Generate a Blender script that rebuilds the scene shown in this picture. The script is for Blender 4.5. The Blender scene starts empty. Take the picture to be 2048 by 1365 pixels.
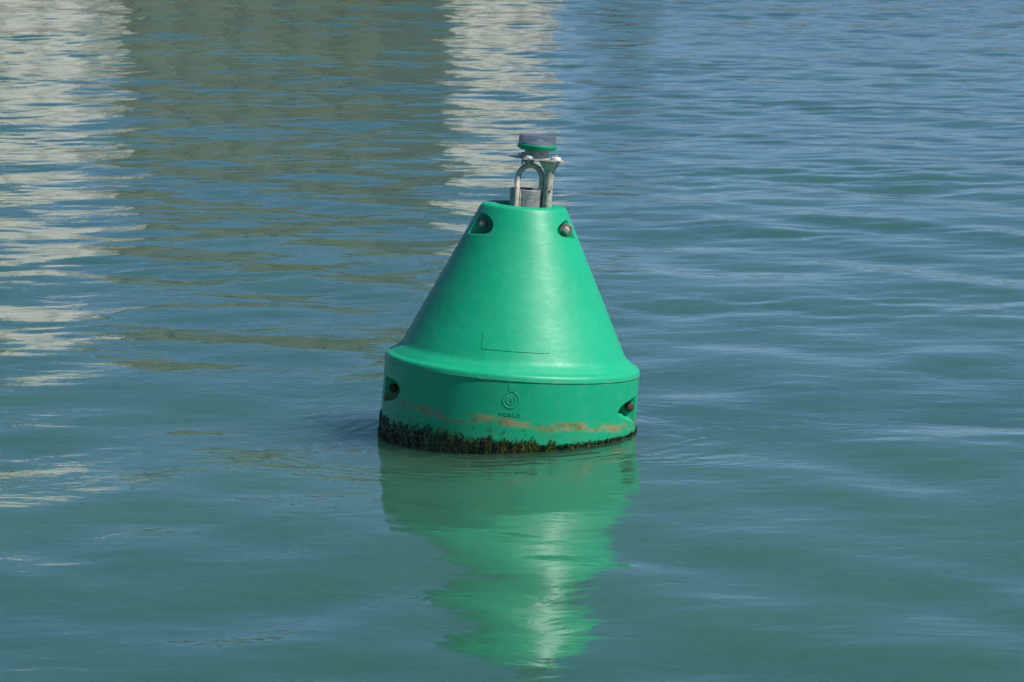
import bpy, bmesh, math, random
import numpy as np
from mathutils import Vector, Matrix, noise as mnoise
random.seed(4); rng = np.random.default_rng(7)
R = math.radians
S = bpy.context.scene
C = S.collection

# ------------------------------------------------------------------ camera
cam_d = bpy.data.cameras.new('camera'); cam = bpy.data.objects.new('camera', cam_d); C.objects.link(cam)
cam_d.sensor_width = 36.0; cam_d.lens = 149.4
cam_d.clip_start = 0.5; cam_d.clip_end = 12000
cam.location = (0.0, -24.9, 3.73)
cam.rotation_euler = (R(90 - 7.3), 0, 0)
cam_d.dof.use_dof = True; cam_d.dof.focus_distance = 25.0; cam_d.dof.aperture_fstop = 11
S.camera = cam

# ------------------------------------------------------------------ sky and sun
SUN_AZ, SUN_EL = R(64), R(51)          # azimuth measured from the camera's side (-Y) towards +X
sun_dir = Vector((math.cos(SUN_EL)*math.sin(SUN_AZ), -math.cos(SUN_EL)*math.cos(SUN_AZ), math.sin(SUN_EL)))
W = bpy.data.worlds.new('World'); S.world = W; W.use_nodes = True
wn = W.node_tree; wn.nodes.clear()
wo = wn.nodes.new('ShaderNodeOutputWorld'); bg = wn.nodes.new('ShaderNodeBackground')
sky = wn.nodes.new('ShaderNodeTexSky'); sky.sky_type = 'NISHITA'; sky.sun_disc = False
sky.sun_elevation = SUN_EL; sky.sun_rotation = math.atan2(sun_dir.x, sun_dir.y)
sky.air_density = 0.45; sky.dust_density = 0.0; sky.ozone_density = 5.0; sky.altitude = 10
bg.inputs['Strength'].default_value = 0.095
wn.links.new(sky.outputs[0], bg.inputs[0]); wn.links.new(bg.outputs[0], wo.inputs[0])
sl = bpy.data.lights.new('sun', 'SUN'); sl.energy = 5.0; sl.angle = R(0.55); sl.color = (1.0, 0.95, 0.88)
so = bpy.data.objects.new('sun', sl); C.objects.link(so)
so.rotation_euler = sun_dir.to_track_quat('Z', 'Y').to_euler(); so.location = sun_dir*50
S.view_settings.view_transform = 'Standard'; S.view_settings.look = 'None'
S.view_settings.exposure = 0.0; S.view_settings.gamma = 1.0
S.view_settings.use_curve_mapping = False
S.render.engine = 'CYCLES'
S.cycles.use_denoising = True
S.cycles.max_bounces = 8; S.cycles.diffuse_bounces = 3; S.cycles.glossy_bounces = 4; S.cycles.transmission_bounces = 8
S.cycles.caustics_reflective = False; S.cycles.caustics_refractive = False
S.cycles.sample_clamp_indirect = 4.0

# ------------------------------------------------------------------ helpers
class NT:
    """small wrapper round a material's nodes"""
    def __init__(s, name):
        s.m = bpy.data.materials.new(name); s.m.use_nodes = True; s.t = s.m.node_tree; s.t.nodes.clear()
        s.out = s.n('ShaderNodeOutputMaterial'); s.p = s.n('ShaderNodeBsdfPrincipled')
        s.l(s.p.outputs[0], s.out.inputs[0])
    def n(s, k, **kw):
        x = s.t.nodes.new(k)
        for a, b in kw.items(): setattr(x, a, b)
        return x
    def l(s, a, b): s.t.links.new(a, b)
    def put(s, v, sock):
        if hasattr(v, 'links') or isinstance(v, bpy.types.NodeSocket): s.l(v, sock)
        else: sock.default_value = v
    def math(s, op, a, b=0.0, c=None, clamp=False):
        x = s.n('ShaderNodeMath', operation=op); x.use_clamp = clamp
        s.put(a, x.inputs[0]); s.put(b, x.inputs[1])
        if c is not None: s.put(c, x.inputs[2])
        return x.outputs[0]
    def mp(s, v, a, b, c=0.0, d=1.0, smooth=True):
        x = s.n('ShaderNodeMapRange'); x.clamp = True
        if smooth: x.interpolation_type = 'SMOOTHSTEP'
        s.put(v, x.inputs['Value'])
        for k, q in zip(('From Min', 'From Max', 'To Min', 'To Max'), (a, b, c, d)): s.put(q, x.inputs[k])
        return x.outputs[0]
    def obj(s): return s.n('ShaderNodeTexCoord').outputs['Object']
    def scale(s, vec, sc, rot=(0,0,0), loc=(0,0,0)):
        x = s.n('ShaderNodeMapping'); s.put(vec, x.inputs[0]); x.inputs['Scale'].default_value = sc
        x.inputs['Rotation'].default_value = rot; x.inputs['Location'].default_value = loc
        return x.outputs[0]
    def noise(s, vec, scale=1.0, detail=3.0, rough=0.55, dist=0.0):
        x = s.n('ShaderNodeTexNoise'); s.put(vec, x.inputs['Vector']); x.inputs['Scale'].default_value = scale
        x.inputs['Detail'].default_value = detail; x.inputs['Roughness'].default_value = rough
        x.inputs['Distortion'].default_value = dist
        return x.outputs['Fac']
    def mix(s, f, a, b):
        x = s.n('ShaderNodeMix', data_type='RGBA'); s.put(f, x.inputs[0]); s.put(a, x.inputs[6]); s.put(b, x.inputs[7])
        return x.outputs[2]
    def bump(s, h, dist=0.01, strength=1.0, normal=None):
        x = s.n('ShaderNodeBump'); x.inputs['Distance'].default_value = dist; x.inputs['Strength'].default_value = strength
        s.put(h, x.inputs['Height'])
        if normal is not None: s.l(normal, x.inputs['Normal'])
        return x.outputs[0]
    def set(s, **kw):
        for k, v in kw.items(): s.put(v, s.p.inputs[k.replace('_', ' ')])
        return s.m

def rgb(r, g, b): return (r, g, b, 1.0)

def link(name, me, mat=None, parent=None):
    o = bpy.data.objects.new(name, me); C.objects.link(o)
    if mat is not None and not me.materials: me.materials.append(mat)
    if parent is not None: o.parent = parent
    return o
def finish(bm, name, mat, parent=None, smooth=True, angle=35, loc=None):
    bmesh.ops.recalc_face_normals(bm, faces=bm.faces)
    me = bpy.data.meshes.new(name)
    for f in bm.faces: f.smooth = smooth
    if smooth:
        for e in bm.edges:
            if len(e.link_faces) == 2 and e.calc_face_angle(0) > R(angle): e.smooth = False
    bm.to_mesh(me); bm.free()
    o = link(name, me, mat, parent)
    if loc: o.location = loc
    return o
def tag(o, label=None, cat=None, group=None, kind=None):
    if label: o['label'] = label
    if cat: o['category'] = cat
    if group: o['group'] = group
    if kind: o['kind'] = kind
    return o
def box(bm, x0, x1, y0, y1, z0, z1):
    vs = [bm.verts.new((x, y, z)) for z in (z0, z1) for (x, y) in ((x0, y0), (x1, y0), (x1, y1), (x0, y1))]
    for f in ((3,2,1,0), (4,5,6,7), (0,1,5,4), (1,2,6,5), (2,3,7,6), (3,0,4,7)): bm.faces.new([vs[i] for i in f])
    return vs
def lathe(bm, prof, n=64, cx=0, cy=0, rfun=None, mat4=None):
    rings = []
    for (r, z) in prof:
        if r < 1e-6: rings.append([bm.verts.new((cx, cy, z))])
        else:
            rr = []
            for k in range(n):
                a = 2*math.pi*k/n; q = r if rfun is None else rfun(r, z, k, a)
                rr.append(bm.verts.new((cx+q*math.cos(a), cy+q*math.sin(a), z)))
            rings.append(rr)
    for A, B in zip(rings, rings[1:]):
        if len(A) == 1 and len(B) == 1: continue
        for k in range(n):
            j = (k+1) % n
            if len(A) == 1: bm.faces.new((A[0], B[k], B[j]))
            elif len(B) == 1: bm.faces.new((A[k], B[0], A[j]))
            else: bm.faces.new((A[k], B[k], B[j], A[j]))
    if mat4 is not None:
        for rr in rings:
            for v in rr: v.co = mat4 @ v.co
    return rings
def tube(bm, pts, r, n=16, caps=True):
    """swept round tube through points"""
    rings = []; pts = [Vector(p) for p in pts]
    up = Vector((0, 1, 0))
    for i, p in enumerate(pts):
        t = (pts[min(i+1, len(pts)-1)] - pts[max(i-1, 0)]).normalized()
        a = t.cross(up)
        if a.length < 1e-3: a = t.cross(Vector((1, 0, 0)))
        a.normalize(); b = t.cross(a)
        rings.append([bm.verts.new(p + r*(a*math.cos(2*math.pi*k/n)+b*math.sin(2*math.pi*k/n))) for k in range(n)])
    for A, B in zip(rings, rings[1:]):
        for k in range(n): bm.faces.new((A[k], A[(k+1) % n], B[(k+1) % n], B[k]))
    if caps:
        bm.faces.new(rings[0]); bm.faces.new(rings[-1])
def prism(bm, poly, y0, y1):
    """closed 2D polygon (x,z) pushed along y"""
    A = [bm.verts.new((x, y0, z)) for x, z in poly]; B = [bm.verts.new((x, y1, z)) for x, z in poly]
    bm.faces.new(A); bm.faces.new(B[::-1])
    for i in range(len(poly)):
        j = (i+1) % len(poly); bm.faces.new((A[i], B[i], B[j], A[j]))
def prism_z(bm, poly, z0, z1):
    A = [bm.verts.new((x, y, z0)) for x, y in poly]; B = [bm.verts.new((x, y, z1)) for x, y in poly]
    bm.faces.new(A[::-1]); bm.faces.new(B)
    for i in range(len(poly)):
        j = (i+1) % len(poly); bm.faces.new((A[i], A[j], B[j], B[i]))

# ------------------------------------------------------------------ materials
def mat_water():
    m = NT('sea_water')
    P = m.n('ShaderNodeNewGeometry').outputs['Position']
    # fine wind ripples: two crossing layers, rougher in gust patches
    gust = m.noise(m.scale(P, (0.22, 0.30, 0)), 1.0, 3.0, 0.5)
    gust = m.mp(gust, 0.38, 0.66, 0.35, 1.25)
    r1 = m.noise(m.scale(P, (3.0, 4.4, 0), (0, 0, R(12))), 1.0, 3.0, 0.55, 0.6)
    r2 = m.noise(m.scale(P, (8, 12, 0), (0, 0, R(-14))), 1.0, 2.0, 0.5, 0.5)
    h = m.math('ADD', m.math('MULTIPLY', r1, 0.0046), m.math('MULTIPLY', m.math('MULTIPLY', r2, gust), 0.0011))
    # little rings spreading from the bobbing buoy
    d = m.n('ShaderNodeVectorMath', operation='LENGTH'); m.l(m.scale(P, (1, 1, 0)), d.inputs[0]); rad = d.outputs['Value']
    wob = m.noise(m.scale(P, (1.8, 1.8, 0)), 1.0, 3.0)
    brk = m.mp(m.noise(m.scale(P, (1.5, 1.5, 0), loc=(4, 7, 0)), 1.0, 3.0), 0.42, 0.66)
    ph = m.math('MULTIPLY', m.math('ADD', rad, m.math('MULTIPLY', wob, 0.45)), 44.0)
    amp = m.math('MULTIPLY', m.mp(rad, 0.70, 0.95, 0.0, 1.0), m.mp(rad, 0.9, 2.3, 1.0, 0.0))
    ring = m.math('MULTIPLY', m.math('MULTIPLY', m.math('MULTIPLY', m.math('SINE', ph), amp), brk), 0.0015)
    h = m.math('ADD', h, ring)
    nrm = m.bump(h, 1.0, 1.0)
    tint = m.noise(m.scale(P, (0.12, 0.18, 0)), 1.0, 2.0)
    col = m.mix(m.mp(tint, 0.3, 0.7), rgb(0.030, 0.120, 0.078), rgb(0.046, 0.146, 0.094))
    return m.set(Base_Color=col, Roughness=0.0, IOR=1.333, Normal=nrm,
                 Subsurface_Weight=1.0, Subsurface_Radius=(1.2, 1.6, 1.5), Subsurface_Scale=5.0)

def mat_body():
    m = NT('green_polyethylene')
    O = m.obj(); sx = m.n('ShaderNodeSeparateXYZ'); m.l(O, sx.inputs[0]); z = sx.outputs['Z']
    base = m.mix(m.mp(m.noise(O, 1.6, 5.0, 0.6), 0.3, 0.7), rgb(0.003, 0.39, 0.198), rgb(0.008, 0.44, 0.230))
    fine = m.noise(m.scale(O, (5, 5, 3)), 4.0, 7.0, 0.75)
    base = m.mix(m.math('MULTIPLY', m.mp(fine, 0.50, 0.74), 0.18), base, rgb(0.16, 0.50, 0.33))
    # pale scuffs: short vertical scratches, and wandering ones higher up
    scr = m.noise(m.scale(O, (70, 70, 5.5), (0.05, 0.08, 0)), 1.0, 2.0, 0.4)
    scm = m.noise(m.scale(O, (2.2, 2.2, 3.0), loc=(3, 1, 0)), 1.0, 2.0)
    sc = m.math('MULTIPLY', m.mp(scr, 0.70, 0.76), m.mp(scm, 0.52, 0.66))
    base = m.mix(m.math('MULTIPLY', sc, 0.5), base, rgb(0.28, 0.60, 0.45))
    drip = m.noise(m.scale(O, (13, 13, 0.9), loc=(1, 2, 0)), 1.0, 3.0, 0.6)
    base = m.mix(m.math('MULTIPLY', m.mp(drip, 0.52, 0.72), 0.08), base, rgb(0.10, 0.44, 0.27))
    fade = m.noise(m.scale(O, (1, 1, 1), loc=(7, 1, 3)), 2.2, 4.0, 0.6)
    base = m.mix(m.math('MULTIPLY', m.mp(fade, 0.50, 0.72), 0.12), base, rgb(0.09, 0.47, 0.28))
    # worn rim edge
    edge = m.math('MULTIPLY', m.mp(z, 0.004, 0.016), m.mp(z, 0.022, 0.030, 1.0, 0.0))
    edn = m.mp(m.noise(m.scale(O, (7, 7, 22)), 1.0, 5.0, 0.7), 0.44, 0.62)
    base = m.mix(m.math('MULTIPLY', m.math('MULTIPLY', edge, edn), 0.6), base, rgb(0.27, 0.40, 0.26))
    # tide stains above the weed
    zz = m.math('ADD', m.math('ADD', z, m.math('MULTIPLY', sx.outputs['X'], 0.035)), m.math('MULTIPLY', m.math('SUBTRACT', m.noise(O, 2.3, 2.0), 0.5), 0.09))
    band = m.math('MULTIPLY', m.mp(zz, -0.270, -0.248), m.mp(zz, -0.226, -0.192, 1.0, 0.0))
    bn = m.mp(m.noise(m.scale(O, (4.5, 4.5, 15)), 1.0, 6.0, 0.75), 0.445, 0.54)
    stain = m.mix(m.mp(m.noise(O, 11.0, 3.0), 0.42, 0.60), rgb(0.36, 0.27, 0.14), rgb(0.19, 0.16, 0.04))
    base = m.mix(m.math('MULTIPLY', m.math('MULTIPLY', band, bn), 0.82), base, stain)
    # dark specks of growth
    sb = m.mp(z, -0.34, -0.19, 1.0, 0.0)
    sp = m.mp(m.noise(m.scale(O, (38, 38, 20)), 1.0, 3.0, 0.6), 0.61, 0.66)
    base = m.mix(m.math('MULTIPLY', m.math('MULTIPLY', sp, sb), 0.85), base, rgb(0.025, 0.05, 0.012))
    film = m.mp(z, -0.32, -0.22, 0.35, 0.0)
    base = m.mix(m.math('MULTIPLY', film, m.mp(m.noise(O, 5.0, 4.0), 0.35, 0.65)), base, rgb(0.07, 0.24, 0.08))
    rough = m.mp(m.noise(O, 9.0, 6.0, 0.65), 0.3, 0.7, 0.40, 0.52)
    bv = m.n('ShaderNodeBevel'); bv.samples = 4; bv.inputs['Radius'].default_value = 0.005
    # moulding unevenness
    h = m.math('ADD', m.math('MULTIPLY', m.noise(m.scale(O, (1, 1, 1.8)), 5.0, 3.0), 0.0030), m.math('MULTIPLY', m.noise(O, 60.0, 4.0, 0.6), 0.00008))
    nrm = m.bump(h, 1.0, 1.0, bv.outputs[0])
    return m.set(Base_Color=base, Roughness=rough, IOR=1.5, Normal=nrm)

def mat_galv(name, a, b, rough=0.55, metal=0.25, rust=0.0):
    m = NT(name); O = m.obj()
    n1 = m.noise(O, 22.0, 5.0, 0.7); n2 = m.noise(O, 90.0, 3.0, 0.6)
    col = m.mix(m.mp(n1, 0.35, 0.65), a, b)
    col = m.mix(m.mp(n2, 0.56, 0.66, 0, 0.6), col, rgb(min(1, b[0]*1.35), min(1, b[1]*1.35), min(1, b[2]*1.35)))
    if rust: col = m.mix(m.math('MULTIPLY', m.mp(m.noise(O, 35.0, 4.0, 0.7), 0.5, 0.62), rust), col, rgb(0.16, 0.07, 0.035))
    return m.set(Base_Color=col, Roughness=rough, Metallic=metal, Normal=m.bump(n2, 0.0012))
def mat_simple(name, a, b, scale=8.0, rough=0.6, bump=0.0):
    m = NT(name); O = m.obj(); n = m.noise(O, scale, 5.0, 0.65)
    m.set(Base_Color=m.mix(m.mp(n, 0.3, 0.7), a, b), Roughness=rough)
    if bump: m.set(Normal=m.bump(n, bump))
    return m.m
def mat_algae():
    m = NT('wet_seaweed'); O = m.obj()
    n = m.noise(m.scale(O, (1, 1, .25)), 30.0, 2.0, 0.6); n2 = m.noise(m.scale(O, (1, 1, .35), loc=(5, 5, 5)), 36.0, 2.0, 0.6)
    c = m.mix(m.mp(n, 0.42, 0.60), rgb(0.005, 0.007, 0.004), rgb(0.050, 0.078, 0.008))
    c = m.mix(m.mp(n2, 0.57, 0.66), c, rgb(0.15, 0.15, 0.03))
    c = m.mix(m.mp(m.noise(m.scale(O, (1, 1, .4), loc=(9, 2, 5)), 30.0, 2.0, 0.6), 0.55, 0.64, 0, 0.8), c, rgb(0.090, 0.040, 0.022))
    return m.set(Base_Color=c, Roughness=0.24)
def mat_lens():
    m = NT('clear_lens_plastic')
    m.set(Base_Color=rgb(0.34, 0.40, 0.46), Roughness=0.15)
    t = m.n('ShaderNodeBsdfTransparent'); t.inputs[0].default_value = rgb(0.84, 0.86, 0.90)
    x = m.n('ShaderNodeMixShader'); x.inputs[0].default_value = 0.20
    m.l(t.outputs[0], x.inputs[1]); m.l(m.p.outputs[0], x.inputs[2]); m.l(x.outputs[0], m.out.inputs[0])
    return m.m

M_water = mat_water(); M_body = mat_body(); M_algae = mat_algae(); M_lens = mat_lens()
M_galv = mat_galv('galvanised_steel', rgb(0.22, 0.225, 0.23), rgb(0.36, 0.365, 0.37))
M_post = mat_galv('weathered_galvanised_steel', rgb(0.38, 0.34, 0.29), rgb(0.62, 0.58, 0.52), 0.65, 0.1, 0.25)
M_bolt = mat_galv('dull_bolt_steel', rgb(0.36, 0.36, 0.32), rgb(0.56, 0.56, 0.50), 0.5, 0.2, 0.12)
M_washer = mat_galv('washer_steel', rgb(0.17, 0.145, 0.13), rgb(0.32, 0.29, 0.27), 0.6, 0.2, 0.3)
M_rust = mat_galv('rusty_bolt_steel', rgb(0.045, 0.025, 0.016), rgb(0.10, 0.055, 0.03), 0.6, 0.1, 0.5)
M_plate = mat_galv('pale_mounting_plate', rgb(0.42, 0.40, 0.33), rgb(0.60, 0.58, 0.50), 0.6, 0.1, 0.1)
M_pad = mat_simple('white_plastic_pad', rgb(0.62, 0.61, 0.57), rgb(0.78, 0.77, 0.73), 30, 0.5)
M_base = mat_simple('grey_lantern_base', rgb(0.40, 0.39, 0.37), rgb(0.52, 0.51, 0.49), 30, 0.5)
M_ring = mat_simple('green_ring_plastic', rgb(0.004, 0.33, 0.18), rgb(0.010, 0.37, 0.20), 10, 0.4)
M_core = mat_simple('grey_lamp_core', rgb(0.30, 0.32, 0.36), rgb(0.42, 0.44, 0.48), 20, 0.4)
M_dark = mat_simple('dark_fitting', rgb(0.02, 0.022, 0.02), rgb(0.04, 0.04, 0.04), 20, 0.5)
M_white = mat_simple('white_render', rgb(0.54, 0.54, 0.50), rgb(0.70, 0.69, 0.65), 0.6, 0.85)
M_stone = mat_simple('olive_grey_stone', rgb(0.185, 0.21, 0.175), rgb(0.27, 0.30, 0.25), 0.9, 0.9, 0.02)
M_quay = mat_simple('brown_quay_stone', rgb(0.16, 0.125, 0.085), rgb(0.34, 0.27, 0.19), 2.0, 0.9, 0.03)
M_pave = mat_simple('quay_paving', rgb(0.24, 0.23, 0.21), rgb(0.32, 0.31, 0.28), 1.0, 0.9)
M_roof = mat_simple('roof_tiles', rgb(0.20, 0.12, 0.08), rgb(0.28, 0.17, 0.11), 3.0, 0.85, 0.02)
M_glass = NT('window_glass').set(Base_Color=rgb(0.03, 0.035, 0.04), Roughness=0.05)
M_frame = mat_simple('window_frame', rgb(0.45, 0.43, 0.38), rgb(0.55, 0.53, 0.48), 3.0, 0.6)
M_bark = mat_simple('bark', rgb(0.06, 0.045, 0.03), rgb(0.12, 0.09, 0.065), 6.0, 0.9, 0.02)
M_leaf = mat_simple('dark_leaves', rgb(0.018, 0.040, 0.018), rgb(0.045, 0.075, 0.028), 1.5, 0.6)

# ------------------------------------------------------------------ water: one wavy sheet out to the horizon
def spaced(a, b, h0, h1):
    out = [a]; x = a
    while x < b: x += h0 + (h1-h0)*(x-a)/(b-a); out.append(x)
    return out
def outer(x, h, far, g=1.28):
    out = []
    while x < far: h *= g; x += h; out.append(x)
    return out
ys = spaced(-9.5, 58.0, 0.040, 0.10)
ys = [-9.5 - (v+9.5) for v in outer(-9.5, 0.04, 420)][::-1] + ys + outer(ys[-1], 0.10, 9000, 1.22)
xs = spaced(-10.5, 10.5, 0.056, 0.056)
xr = outer(xs[-1], 0.056, 4000)
xs = [-v for v in xr][::-1] + xs + xr
xs = np.array(xs); ys = np.array(ys)
X, Y = np.meshgrid(xs, ys)
gx = np.gradient(xs); gy = np.gradient(ys)
gs = np.maximum(gx[None, :]*0.5, gy[:, None])
Z = np.zeros_like(X)
E = np.zeros_like(X)
for _ in range(14):
    L = rng.uniform(3.0, 9.0); t = rng.uniform(0, np.pi); E += np.sin(2*np.pi/L*(X*math.cos(t)*0.6+Y*math.sin(t)) + rng.uniform(0, 6.28))
E /= math.sqrt(7)
env = 0.75 + 1.05*np.clip((E-0.35)/1.4, 0, 1)          # groups of steeper wavelets
def waves(n, l0, l1, slope, spread, mean=0.0):
    global Z
    lam = np.exp(rng.uniform(np.log(l0), np.log(l1), n))
    ang = np.pi/2 + mean + rng.normal(0, spread, n)
    a = slope*math.sqrt(2.0/n)*lam/(2*np.pi)
    calm = env*(0.70 + 0.70*np.clip((Y-1.0)/16.0, 0, 1) + 0.45*np.clip((Y-22.0)/25.0, 0, 1)) if l1 < 2 else 1.0   # the water is calmer close in
    for L, t, A, p in zip(lam, ang, a, rng.uniform(0, 2*np.pi, n)):
        k = 2*np.pi/L
        f = np.clip((L/gs - 2.2)/2.0, 0, 1)
        Z += A*f*calm*np.sin(k*(X*math.cos(t)+Y*math.sin(t)) + p)
waves(14, 3.2, 8.0, 0.0085, 0.60, R(-22))
waves(40, 1.1, 3.2, 0.0125, 0.80, R(-10))
waves(70, 0.30, 1.1, 0.0190, 0.85, R(3))
waves(46, 0.19, 0.36, 0.0078, 0.95, R(-8))
waves(16, 0.8, 2.4, 0.022, 0.22, R(-58))               # oblique trains crossing the main ones
waves(12, 0.9, 2.2, 0.014, 0.25, R(52))
Rr = np.hypot(X, Y)
th = np.arctan2(-Y, X)                                  # the curved wake wavelets right of the buoy
wk = np.exp(-((Rr-1.30-0.12*np.sin(3*th))/0.17)**2)*np.exp(-((th-0.30)/0.42)**2)
Z += 0.0042*wk*np.sin(2*np.pi*(Rr-0.1*np.sin(3*th))/0.24)
nv = X.size; ny, nx = X.shape
me = bpy.data.meshes.new('water')
co = np.stack([X.ravel(), Y.ravel(), Z.ravel()], 1).astype(np.float32)
idx = np.arange(nv).reshape(ny, nx)
q = np.stack([idx[:-1, :-1], idx[:-1, 1:], idx[1:, 1:], idx[1:, :-1]], -1).reshape(-1, 4).astype(np.int32)
me.vertices.add(nv); me.vertices.foreach_set('co', co.ravel())
me.loops.add(q.size); me.loops.foreach_set('vertex_index', q.ravel())
me.polygons.add(len(q)); me.polygons.foreach_set('loop_start', np.arange(0, q.size, 4, dtype=np.int32))
me.polygons.foreach_set('use_smooth', np.ones(len(q), dtype=bool))
me.update(calc_edges=True)
water = link('water', me, M_water); tag(water, kind='structure')

# ------------------------------------------------------------------ far shore, known only from its reflections
def quayside():
    bm = bmesh.new()
    # coursed blocks on the wall face, joined in one mesh
    box(bm, -150, 150, 106.4, 110, -2.0, 2.05)
    qw = finish(bm, 'quay_wall', M_quay, smooth=False)
    tag(qw, 'long low brown stone quay wall at the far edge of the water', 'quay wall')
    bm = bmesh.new(); box(bm, -150.2, 150.2, 106.2, 107.0, 2.052, 2.25)
    finish(bm, 'coping', M_pave, qw, smooth=False)
    bm = bmesh.new(); box(bm, -400, 400, 110.0, 700, -2.0, 2.10)
    tag(finish(bm, 'ground', M_pave, smooth=False), kind='structure')

def window_meshes(w, h):
    bm = bmesh.new()
    t = 0.09
    box(bm, -w/2, w/2, -0.05, 0.06, -h/2, -h/2+t); box(bm, -w/2, w/2, -0.05, 0.06, h/2-t, h/2)
    box(bm, -w/2, -w/2+t, -0.05, 0.06, -h/2+t, h/2-t); box(bm, w/2-t, w/2, -0.05, 0.06, -h/2+t, h/2-t)
    box(bm, -0.03, 0.03, -0.04, 0.05, -h/2+t, h/2-t)
    fm = bpy.data.meshes.new('window'); bm.to_mesh(fm); bm.free(); fm.materials.append(M_frame)
    bm = bmesh.new(); box(bm, -w/2+t, w/2-t, 0.0, 0.03, -h/2+t, h/2-t)
    gm = bpy.data.meshes.new('pane'); bm.to_mesh(gm); bm.free(); gm.materials.append(M_glass)
    return fm, gm
def building(name, x0, x1, y0, depth, h, wall, label, cols, rows, w, hh, roofh=0.0, blocks=(), turn=0.0):
    z0 = 2.1
    root = bpy.data.objects.new(name, None); C.objects.link(root); root.location = ((x0+x1)/2, y0, z0)
    tag(root, label, 'building'); root.rotation_euler = (0, 0, R(turn))
    W2 = (x1-x0)/2
    # wall with real window openings: front face built as a grid of cells
    bm = bmesh.new()
    px = [-W2]; pz = [0.0]
    for c in range(cols):
        cx = -W2 + (c+0.5)*(2*W2/cols); px += [cx-w/2, cx+w/2]
    for r in range(rows):
        cz = (r+0.55)*(h/rows); pz += [cz-hh/2, cz+hh/2]
    px.append(W2); pz.append(h)
    V = {}
    def v(i, j, y):
        if (i, j, y) not in V: V[(i, j, y)] = bm.verts.new((px[i], y, pz[j]))
        return V[(i, j, y)]
    for i in range(len(px)-1):
        for j in range(len(pz)-1):
            if i % 2 == 1 and j % 2 == 1:
                a = [v(i, j, 0), v(i+1, j, 0), v(i+1, j+1, 0), v(i, j+1, 0)]
                b = [v(i, j, 0.25), v(i+1, j, 0.25), v(i+1, j+1, 0.25), v(i, j+1, 0.25)]
                for k in range(4): bm.faces.new((a[k], a[(k+1) % 4], b[(k+1) % 4], b[k]))
                bm.faces.new(b)
            else: bm.faces.new((v(i, j, 0), v(i+1, j, 0), v(i+1, j+1, 0), v(i, j+1, 0)))
    c = [bm.verts.new(p) for p in ((-W2, 0, 0), (W2, 0, 0), (W2, depth, 0), (-W2, depth, 0), (-W2, 0, h), (W2, 0, h), (W2, depth, h), (-W2, depth, h))]
    for f in ((1, 2, 6, 5), (2, 3, 7, 6), (3, 0, 4, 7), (4, 5, 6, 7)): bm.faces.new([c[k] for k in f])
    for (a0, a1, b0, b1, yy) in blocks: box(bm, a0-(x0+x1)/2, a1-(x0+x1)/2, yy, yy+3.5, b0, b1)
    finish(bm, 'wall', wall, root, smooth=False)
    fm, gm = window_meshes(w, hh)
    for ci in range(cols):
        for r in range(rows):
            f = link('window', fm, None, root); f.location = (-W2+(ci+0.5)*(2*W2/cols), 0.13, (r+0.55)*(h/rows))
            link('pane', gm, None, f)
    bm = bmesh.new()
    if roofh:
        a = [bm.verts.new(p) for p in ((-W2-.3, -.35, h+.01), (W2+.3, -.35, h+.01), (W2+.3, depth+.35, h+.01), (-W2-.3, depth+.35, h+.01))]
        b = [bm.verts.new((-W2*0.55, depth/2, h+roofh)), bm.verts.new((W2*0.55, depth/2, h+roofh))]
        bm.faces.new(a[::-1]); bm.faces.new((a[0], a[1], b[1], b[0])); bm.faces.new((a[2], a[3], b[0], b[1]))
        bm.faces.new((a[1], a[2], b[1])); bm.faces.new((a[3], a[0], b[0]))
        finish(bm, 'roof', M_roof, root, smooth=False)
    else:
        box(bm, -W2-.2, W2+.2, -.2, depth+.2, h+.005, h+.35)
        finish(bm, 'roof', wall, root, smooth=False)
    return root
def tree(x, y, h, cr, label, sd):
    rr = random.Random(sd)
    root = bpy.data.objects.new('tree', None); C.objects.link(root); root.location = (x, y, 2.09); tag(root, label, 'tree')
    bm = bmesh.new()
    tube(bm, [(0, 0, 0), (0.05, 0, h*.3), (-0.05, 0.05, h*.6)], 0.16, 8)
    for k in range(5):
        a = rr.uniform(0, 6.28); tube(bm, [(0, 0, h*.4), (cr*.5*math.cos(a), cr*.5*math.sin(a), h*.62)], 0.06, 6)
    finish(bm, 'trunk', M_bark, root)
    bm = bmesh.new()
    cl = [(rr.uniform(-cr, cr)*.7, rr.uniform(-cr, cr)*.7, h*.62+rr.uniform(-.25, .3)*h) for _ in range(14)]
    for _ in range(2600):
        c = Vector(rr.choice(cl)); d = Vector((rr.gauss(0, 1), rr.gauss(0, 1), rr.gauss(0, .8))).normalized()*cr*.42*rr.random()**.4
        p = c+d; s = rr.uniform(.08, .17)
        u = Vector((rr.gauss(0, 1), rr.gauss(0, 1), rr.gauss(0, 1))).normalized(); w = u.orthogonal().normalized()
        bm.faces.new([bm.verts.new(p+u*s), bm.verts.new(p+w*s*.6), bm.verts.new(p-u*s), bm.verts.new(p-w*s*.6)])
    me = bpy.data.meshes.new('crown'); bm.to_mesh(me); bm.free(); link('crown', me, M_leaf, root)
quayside()
building('white_house', -17.5, -12.5, 110.8, 4, 6.4, M_white, 'tall white building reflected as the bright streaks at the left edge of the water', 3, 3, 0.5, 0.9, 0.0,
         [(-12.9, -12.2, 2.6, 4.9, -.6), (-17.9, -17.3, 1.2, 4.2, -.4), (-16.8, -13.5, 6.77, 8.2, 0.1), (-16.0, -13.9, 8.21, 9.2, 0.2), (-15.6, -14.5, 9.21, 10.2, 0.4)], turn=40)
building('stone_house', -13.6, -1.7, 117.5, 10, 9.3, M_stone, 'wide olive grey building reflected as a dull mass between two white reflections', 7, 3, 0.8, 1.3)
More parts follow.
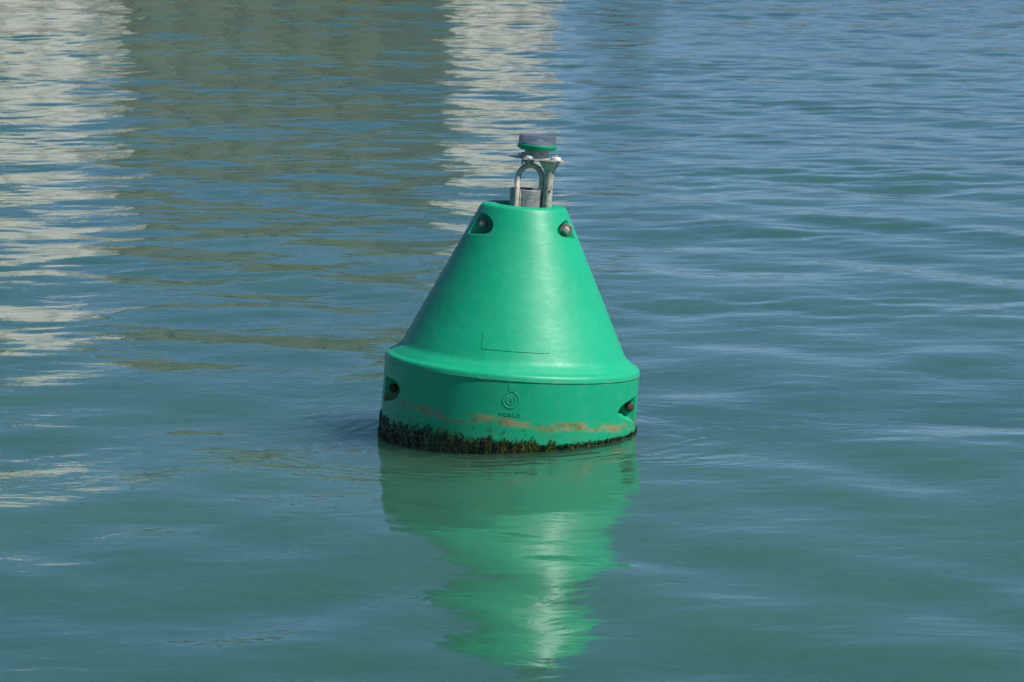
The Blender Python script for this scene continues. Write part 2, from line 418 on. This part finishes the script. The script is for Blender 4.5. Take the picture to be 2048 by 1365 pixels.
building('white_house', -2.5, 2.0, 111.2, 3.5, 4.4, M_white, 'narrower white building reflected as pale streaks above the lantern', 4, 2, 0.5, 0.9, 0.0,
         [(-3.1, -2.4, 2.0, 3.6, -.5), (-1.9, 1.2, 4.76, 6.2, .1), (-1.4, 0.5, 6.21, 7.4, .3), (-0.9, 0.1, 7.41, 8.3, .5)], turn=40)
tree(-19.4, 113, 9.5, 2.2, 'dark tree reflected beside the white streaks at the far left', 3)
tree(3.6, 112, 2.6, 1.2, 'low dark tree reflected right of the pale central streaks', 5)

# ------------------------------------------------------------------ the buoy
TILT = 4.2; H0 = 0.378
s_, c_ = math.sin(R(TILT)), math.cos(R(TILT))
PPM = 337.0; EL = R(8.5)
def img(px, py, y=0.0):
    """place a measured detail on the buoy's own axes (metres), at depth y"""
    u = (px-1025)/PPM; v = (738-py)/PPM
    z = (v - y*math.sin(EL))/math.cos(EL)
    return (u*c_ - z*s_, u*s_ + z*c_)
buoy = bpy.data.objects.new('navigation_buoy', None); C.objects.link(buoy)
buoy.location = (0, 0, H0); buoy.rotation_euler = (R(-0.6), R(TILT), 0)
tag(buoy, 'green conical navigation buoy with lantern on top, floating tilted in the harbour water', 'buoy')

def arc(cx, cz, r, a0, a1, n):
    return [(cx+r*math.cos(R(a0+(a1-a0)*k/n)), cz+r*math.sin(R(a0+(a1-a0)*k/n))) for k in range(n+1)]
RR = 0.752
cone_a = math.degrees(math.atan2(0.945-0.10, 0.668-0.266))
prof = [(0, 0.78), (0.155, 0.78), (0.155, 0.955)]
prof += arc(0.175, 0.955, 0.020, 180, 90, 5)
prof += arc(0.222, 0.937, 0.038, 90, 25, 8)[0:]
x0, z0 = prof[-1]; x1, z1 = 0.655, 0.130
for k in range(1, 26): prof.append((x0+(x1-x0)*k/25, z0+(z1-z0)*k/25))
prof += [(0.662, 0.116), (0.671, 0.105), (0.683, 0.095)]
prof += [(0.697, 0.0835), (0.711, 0.072), (0.724, 0.060)]
prof += arc(0.722, 0.030, 0.032, 55, 10, 6)
prof += [(RR+.0045, 0.024), (RR+.005, 0.018), (RR+.001, 0.012), (RR+.001, 0.0)]
for k in range(1, 14): prof.append((RR+.001, -0.04*k))
prof += [(0.74, -0.56), (0.70, -0.60), (0, -0.60)]
bm = bmesh.new(); lathe(bm, prof, 200)
bmesh.ops.recalc_face_normals(bm, faces=bm.faces)
me = bpy.data.meshes.new('hull'); bm.to_mesh(me); bm.free()
hull = link('hull', me, M_body, buoy)

def smooth_poly(pts, n=6):
    out = []
    for i in range(len(pts)):
        p0, p1, p2, p3 = (Vector(pts[(i+k-1) % len(pts)]) for k in range(4))
        for t in range(n):
            t /= n
            out.append(0.5*((2*p1)+(-p0+p2)*t+(2*p0-5*p1+4*p2-p3)*t*t+(-p0+3*p1-3*p2+p3)*t**3))
    return out
def catmull(pts, n=5):
    out = []
    P = [Vector(pts[0])]+[Vector(p) for p in pts]+[Vector(pts[-1])]
    for i in range(1, len(P)-2):
        p0, p1, p2, p3 = P[i-1:i+3]
        for k in range(n):
            t = k/n; out.append(0.5*((2*p1)+(-p0+p2)*t+(2*p0-5*p1+4*p2-p3)*t*t+(-p0+3*p1-3*p2+p3)*t**3))
    out.append(P[-2]); return [(p.x, p.y) for p in out]
pockets = [  # outline points in measured pixels (inner curve), outer corners, surface depth, floor depth
    ([(930, 413), (957, 430), (974, 437), (984, 447), (988, 459), (985, 470), (976, 477), (961, 478), (940, 474)], [(915, 470)], -0.16, -0.105),
    ([(1172, 420), (1146, 441), (1130, 449), (1119, 459), (1114, 470), (1117, 479), (1127, 484), (1140, 485), (1158, 485)], [(1185, 487)], -0.16, -0.105),
    ([(755, 735), (773, 751), (790, 761), (801, 772), (805, 784), (802, 796), (793, 803), (780, 804), (768, 803)], [(750, 803)], -0.33, -0.150),
    ([(1295, 776), (1275, 790), (1259, 802), (1245, 811), (1236, 821), (1233, 832), (1240, 838), (1252, 842), (1270, 846)], [(1295, 851)], -0.33, -0.150),
]
def on_hull(a, b):
    y = -0.2
    for _ in range(12):
        x, z = img(a, b, y)
        r_ = x0+(x1-x0)*(z-z0)/(z1-z0) if z > 0.1 else RR
        y = 0.5*y - 0.5*math.sqrt(max(r_*r_-x*x, 0.01))
    return img(a, b, y)
cutters = []
for inner, outr, ys_, yf in pockets:
    poly = catmull([on_hull(a, b) for a, b in inner]) + [img(a, b, ys_) for a, b in outr]
    bm = bmesh.new(); prism(bm, poly, yf, -1.2); bmesh.ops.recalc_face_normals(bm, faces=bm.faces)
    cm = bpy.data.meshes.new('cut'); bm.to_mesh(cm); bm.free()
    co_ = bpy.data.objects.new('cut', cm); C.objects.link(co_); co_.parent = buoy; cutters.append(co_)
    md = hull.modifiers.new('b', 'BOOLEAN'); md.operation = 'DIFFERENCE'; md.solver = 'EXACT'; md.object = co_
bpy.context.view_layer.update()
ev = hull.evaluated_get(bpy.context.evaluated_depsgraph_get())
nm = bpy.data.meshes.new_from_object(ev); hull.modifiers.clear(); hull.data = nm; nm.name = 'hull'
for co_ in cutters: bpy.data.objects.remove(co_, do_unlink=True)
bm = bmesh.new(); bm.from_mesh(nm)
for f in bm.faces: f.smooth = True
for e in bm.edges: e.smooth = not (len(e.link_faces) == 2 and e.calc_face_angle(0) > R(32))
bm.to_mesh(nm); bm.free()

# bolts through the flanges in the pockets
def hexbolt(px, py, yf, rusty, wr=0.034):
    x, z = img(px, py, yf)
    b = bmesh.new()
    rot = Matrix.Rotation(R(90), 4, 'X')
    lathe(b, [(0, 0.0), (0.022, 0.0), (0.022, 0.022), (0.018, 0.026), (0, 0.026)], 6, mat4=rot)
    lathe(b, [(0, 0.0262), (0.0115, 0.0262), (0.0115, 0.046), (0.010, 0.049), (0, 0.049)], 20, mat4=rot)
    o = finish(b, 'bolt', M_rust if rusty else M_bolt, buoy, angle=25, loc=(x, yf-0.0075, z))
    o.rotation_euler = (0, R(random.uniform(0, 60)), 0)
    b = bmesh.new(); lathe(b, [(0, -0.0073), (wr, -0.0073), (wr, -0.003), (wr-.002, -0.001), (0, -0.001)], 40, mat4=rot)
    finish(b, 'washer', M_rust if rusty else M_washer, o, angle=30)
hexbolt(966, 453, -0.105, False, 0.032); hexbolt(1132, 466, -0.105, False, 0.036)
hexbolt(790, 778, -0.150, True, 0.026); hexbolt(1257, 816, -0.150, True, 0.027)

# moulded label panel on the cone
def cone_r(z): return x0+(x1-x0)*(z-z0)/(z1-z0)
def panel():
    bm = bmesh.new()
    zc, hh, hw = img(1033, 696, -0.62)[1], 0.046, 0.200
    nx_, nz_ = 40, 6; xc = img(1033, 696, -0.62)[0]
    top = {}
    def P(i, j, d):
        z = zc-hh+2*hh*j/nz_; x = xc-hw+2*hw*i/nx_; r = cone_r(z)+d; a = x/cone_r(z)
        return bm.verts.new((r*math.sin(a), -r*math.cos(a), z))
    A = [[P(i, j, 0.0018) for j in range(nz_+1)] for i in range(nx_+1)]
    B = [[P(i, j, -0.004) for j in range(nz_+1)] for i in range(nx_+1)]
    for i in range(nx_):
        for j in range(nz_):
            bm.faces.new((A[i][j], A[i+1][j], A[i+1][j+1], A[i][j+1])); bm.faces.new((B[i][j+1], B[i+1][j+1], B[i+1][j], B[i][j]))
    for i in range(nx_):
        bm.faces.new((A[i][0], B[i][0], B[i+1][0], A[i+1][0])); bm.faces.new((A[i+1][nz_], B[i+1][nz_], B[i][nz_], A[i][nz_]))
    for j in range(nz_):
        bm.faces.new((A[0][j+1], B[0][j+1], B[0][j], A[0][j])); bm.faces.new((A[nx_][j], B[nx_][j], B[nx_][j+1], A[nx_][j+1]))
    finish(bm, 'label_panel', M_body, buoy, angle=30)
panel()

# raised emblem and lettering on the lower drum
def wrap(bm, r0):
    for v in bm.verts:
        x, d, z = v.co; a = x/r0; r = r0+d
        v.co = (r*math.sin(a), -r*math.cos(a), z)
def annulus(bm, cz, ra, rb, a0, a1, d0, d1, n=40):
    closed = abs(a1-a0) > 359
    rings = []
    for k in range(n + (0 if closed else 1)):
        a = R(a0+(a1-a0)*k/n)
        rings.append([bm.verts.new((r*math.cos(a), d, cz+r*math.sin(a))) for r, d in ((ra, d0), (ra+.001, d1), (rb-.001, d1), (rb, d0))])
    m = len(rings)
    for k in range(m if closed else m-1):
        A, B = rings[k], rings[(k+1) % m]
        for i in range(4): bm.faces.new((A[i], A[(i+1) % 4], B[(i+1) % 4], B[i]))
    if not closed: bm.faces.new(rings[0]); bm.faces.new(rings[-1])
ez = -0.091; r0 = RR+0.001
bm = bmesh.new()
annulus(bm, ez, 0.040, 0.052, 112, 428, -.002, 0.0018)
annulus(bm, ez, 0.020, 0.031, 130, 410, -.002, 0.0018, 30)
for (xa, xb, za, zb) in ((-0.018, 0.018, 0.046, 0.086), (-0.003, 0.003, -0.042, -0.020), (-0.008, -0.001, -0.014, 0.010), (0.003, 0.009, -0.014, 0.010)):
    box(bm, xa, xb, -.002, 0.0020, ez+za, ez+zb)
wrap(bm, r0); finish(bm, 'emblem', M_body, buoy, angle=30)
fc = bpy.data.curves.new('t', 'FONT'); fc.body = 'MOBILIS'; fc.size = 0.034; fc.align_x = 'CENTER'; fc.align_y = 'CENTER'
fc.extrude = 0.002; fc.space_character = 1.06
to = bpy.data.objects.new('t', fc); C.objects.link(to); bpy.context.view_layer.update()
tm = bpy.data.meshes.new_from_object(to.evaluated_get(bpy.context.evaluated_depsgraph_get()))
bpy.data.objects.remove(to, do_unlink=True)
bm = bmesh.new(); bm.from_mesh(tm)
for v in bm.verts: v.co = (v.co.x, v.co.z*0.9+0.0002, v.co.y-0.176)
wrap(bm, r0); lt = finish(bm, 'lettering', M_body, buoy, smooth=False)

# weed growing along the waterline
def algae():
    vs = []; fs = []
    N3 = lambda x, y, z: mnoise.noise(Vector((x, y, z)))
    def line(a):
        x, y = math.sin(a), math.cos(a); lvl = -H0 + RR*x*s_
        clump = N3(x*15, y*15, 4.0)
        top = -0.334 - 0.006*x + 0.020*N3(x*3, y*3, 1.0) + 0.026*clump + 0.030*N3(x*8, y*8, 2.0) + 0.030*N3(x*42, y*42, 7.0)
        return lvl, max(top, lvl+0.010+0.01*clump)
    for i in range(17000):
        a = random.uniform(-math.pi, math.pi)
        lvl, top = line(a)
        t = random.random()**0.9
        z = lvl - 0.02 + (top-lvl+0.032)*t
        L = random.uniform(0.014, 0.042)*(1.0-0.45*t); w = random.uniform(0.0010, 0.0034)
        if random.random() < 0.12: w *= 2.0; L *= 0.5
        r = RR + 0.004 + random.random()**2*0.009*(1-0.7*t)
        T = Vector((math.cos(a), math.sin(a), 0)); Nn = Vector((math.sin(a), -math.cos(a), 0))
        lean = random.gauss(0, .22); outw = random.uniform(0.0, 0.22)
        up = -1 if random.random() < (0.8 if t < .8 else .45) else 1
        if up > 0: L *= .55; outw += .3
        p = Nn*r + Vector((0, 0, z))
        d = (T*lean + Nn*outw + Vector((0, 0, up))).normalized()
        d2 = (d + Nn*(-.3 if up < 0 else .4) + T*random.gauss(0, .25)).normalized()
        side = (T + Nn*random.uniform(-1.2, 1.2)).normalized()
        b = len(vs); mid = p + d*L*.5
        for qv in (p-side*w*.6, p+side*w*.6, mid+side*w, mid-side*w, mid+d2*L*.5): vs.append(qv)
        fs.append((b, b+1, b+2, b+3)); fs.append((b+3, b+2, b+4))
    n = 480; rows = []
    for k in range(n):
        a = 2*math.pi*k/n; x, y = math.sin(a), math.cos(a); lvl, top = line(a)
        row = []
        for j in range(8):
            z = lvl-0.06+(top-0.012-lvl+0.06)*j/7
            rr = RR + 0.003 + (0.005*abs(N3(x*55, y*55, z*25)) + 0.001 if j < 7 else -0.004)
            row.append(len(vs)); vs.append(Vector((x*rr, -y*rr, z)))
        rows.append(row)
    for k in range(n):
        A, B = rows[k], rows[(k+1) % n]
        for j in range(7): fs.append((A[j], B[j], B[j+1], A[j+1]))
    me = bpy.data.meshes.new('algae'); me.from_pydata([tuple(v) for v in vs], [], fs)
    o = link('algae', me, M_algae, buoy); o['kind'] = 'stuff'; o['label'] = 'dark fringe of wet seaweed along the waterline'
algae()

# ------------------------------------------------------------------ lifting gear and lantern on top
yc = 0.0
cx_, cz_ = img(1055, 386, -0.05)
bm = bmesh.new()
lathe(bm, [(0, cz_-.012), (0.080, cz_-.012), (0.084, cz_-.002), (0.088, cz_), (0.094, cz_), (0.0975, cz_-.004), (0.0975, 0.79), (0, 0.79)], 64, cx_, yc)
finish(bm, 'collar', M_galv, buoy, angle=40)
# lifting eye
lx, _ = img(1035, 385, -0.05); rx, _ = img(1083, 385, -0.05); ztop = img(1059, 337, -0.02)[1]
ra = (rx-lx)/2; mx = (rx+lx)/2
pts = [(lx, -0.088, 0.90), (lx, -0.085, cz_-.02), (lx, -0.060, cz_+.02)]
zb = ztop-ra*1.15
pts += [(lx-0.002, -0.050, zb-.02)]
for k in range(13):
    a = math.pi*(1-k/12); pts.append((mx+ra*math.cos(a)*1.0, -0.048+0.02*k/12, zb+ra*1.15*math.sin(a)))
pts += [(rx, -0.030, cz_+.02), (rx, -0.03, cz_-.03)]
bm = bmesh.new(); tube(bm, pts, 0.0165, 18); finish(bm, 'lifting_eye', M_post, buoy, angle=50)
bm = bmesh.new(); tube(bm, [(lx+.021, -0.088, 0.90), (lx+.021, -0.0885, cz_-.015), (lx+.014, -0.075, cz_-.003)], 0.006, 10)
finish(bm, 'weld_seam', M_post, buoy)
# post
pxx, pz = img(1096.5, 385, -0.05)
plx, plz = img(1086, 326, 0.0)
tubez = plz
bm = bmesh.new()
lathe(bm, [(0.027, 0.80), (0.027, plz-.075), (0.029, plz-.066), (0.040, plz-.045), (0.062, plz-.002), (0, plz-.002)], 40, pxx, -0.05)
finish(bm, 'lantern_post', M_post, buoy, angle=45)
bm = bmesh.new()
lathe(bm, [(0, -.0005), (0.0065, -.0005), (0.0065, .002), (0, .002)], 14, mat4=Matrix.Translation((pxx+.008, -0.0765, img(1100, 391, -0.077)[1])) @ Matrix.Rotation(R(90), 4, 'X'))
finish(bm, 'drain_hole', M_dark, buoy)
# web between post and eye
bm = bmesh.new()
prism(bm, [(pxx-.07, plz-.003), (pxx+.0, plz-.003), (pxx-.02, plz-.085), (pxx-.035, plz-.05)], -0.040, -0.032)
prism(bm, [(mx-.055, plz-.003), (mx+.02, plz-.003), (mx+.01, plz-.035), (mx-.03, plz-.035)], -0.012, -0.004)
finish(bm, 'gusset', M_post, buoy, smooth=False)
# thin triangular plate with rounded corners
tri = [(plx-0.195, 0.045), (plx-0.115, -0.100), (plx+0.108, -0.100), (plx+0.125, -0.080), (plx+0.05, 0.045), (plx-0.19, 0.050)]
bm = bmesh.new(); prism_z(bm, tri, plz, plz+.007)
finish(bm, 'mounting_plate', M_plate, buoy, smooth=False)
for (qx, qy) in ((img(1059, 320, -.08)[0], -0.072), (img(1112, 322, -.07)[0], -0.066), (img(1050, 318, .02)[0]-.01, 0.018)):
    bm = bmesh.new(); lathe(bm, [(0, .0), (0.030, .0), (0.030, .013), (0.026, .017), (0, .017)], 32)
    p = finish(bm, 'pad', M_pad, buoy, angle=50, loc=(qx, qy, plz+.0072))
    bm = bmesh.new(); lathe(bm, [(0, .0172), (0.011, .0172), (0.011, .025), (0.009, .027), (0, .027)], 6)
    finish(bm, 'screw', M_bolt, p, angle=30)
    bm = bmesh.new(); lathe(bm, [(0, -.010), (0.006, -.010), (0.006, -.045), (0, -.045)], 10)
    finish(bm, 'stud', M_bolt, p, angle=30)
bx, bz = img(1073, 322, 0.0)
bm = bmesh.new()
zb0 = plz+.0072; zb1 = zb0+.046
lathe(bm, [(0, zb0), (0.076, zb0), (0.075, zb0+.006), (0.072, zb0+.010), (0.070, zb1), (0, zb1)], 48, bx, 0)
lan = finish(bm, 'lantern', M_base, buoy, angle=35)
bm = bmesh.new()
lathe(bm, [(0, -.001), (.005, -.001), (.005, .003), (0, .003)], 12, mat4=Matrix.Translation((bx+.030, -0.0650, zb0+.028)) @ Matrix.Rotation(R(90), 4, 'X'))
finish(bm, 'keyhole', M_dark, lan)
bm = bmesh.new(); lathe(bm, [(0, zb1+.0005), (0.094, zb1+.0005), (0.112, zb1+.010), (0.1165, zb1+.018), (0.1165, zb1+.030), (0.112, zb1+.034), (0, zb1+.034)], 72, bx, 0)
finish(bm, 'lens_ring', M_ring, lan, angle=40)
zl = zb1+.0345
nr = 72
bm = bmesh.new()
rib = lambda r, z, k, a: r - (0.0035 if (k % 4 in (0, 3)) and r > 0.1 and zl+.003 < z < zl+.046 else 0)
lathe(bm, [(0.102, zl), (0.109, zl), (0.109, zl+.004), (0.109, zl+.045), (0.1085, zl+.052), (0.105, zl+.055), (0.05, zl+.056), (0, zl+.0565),
           (0, zl+.053), (0.05, zl+.0525), (0.100, zl+.051), (0.102, zl+.045), (0.102, zl)], nr*4, bx, 0, rib)
finish(bm, 'lens', M_lens, lan, angle=50)
bm = bmesh.new(); lathe(bm, [(0, zl+.0005), (0.090, zl+.0005), (0.088, zl+.006), (0.040, zl+.018), (0.030, zl+.030), (0, zl+.032)], 48, bx, 0)
finish(bm, 'lamp_core', M_core, lan, angle=30)
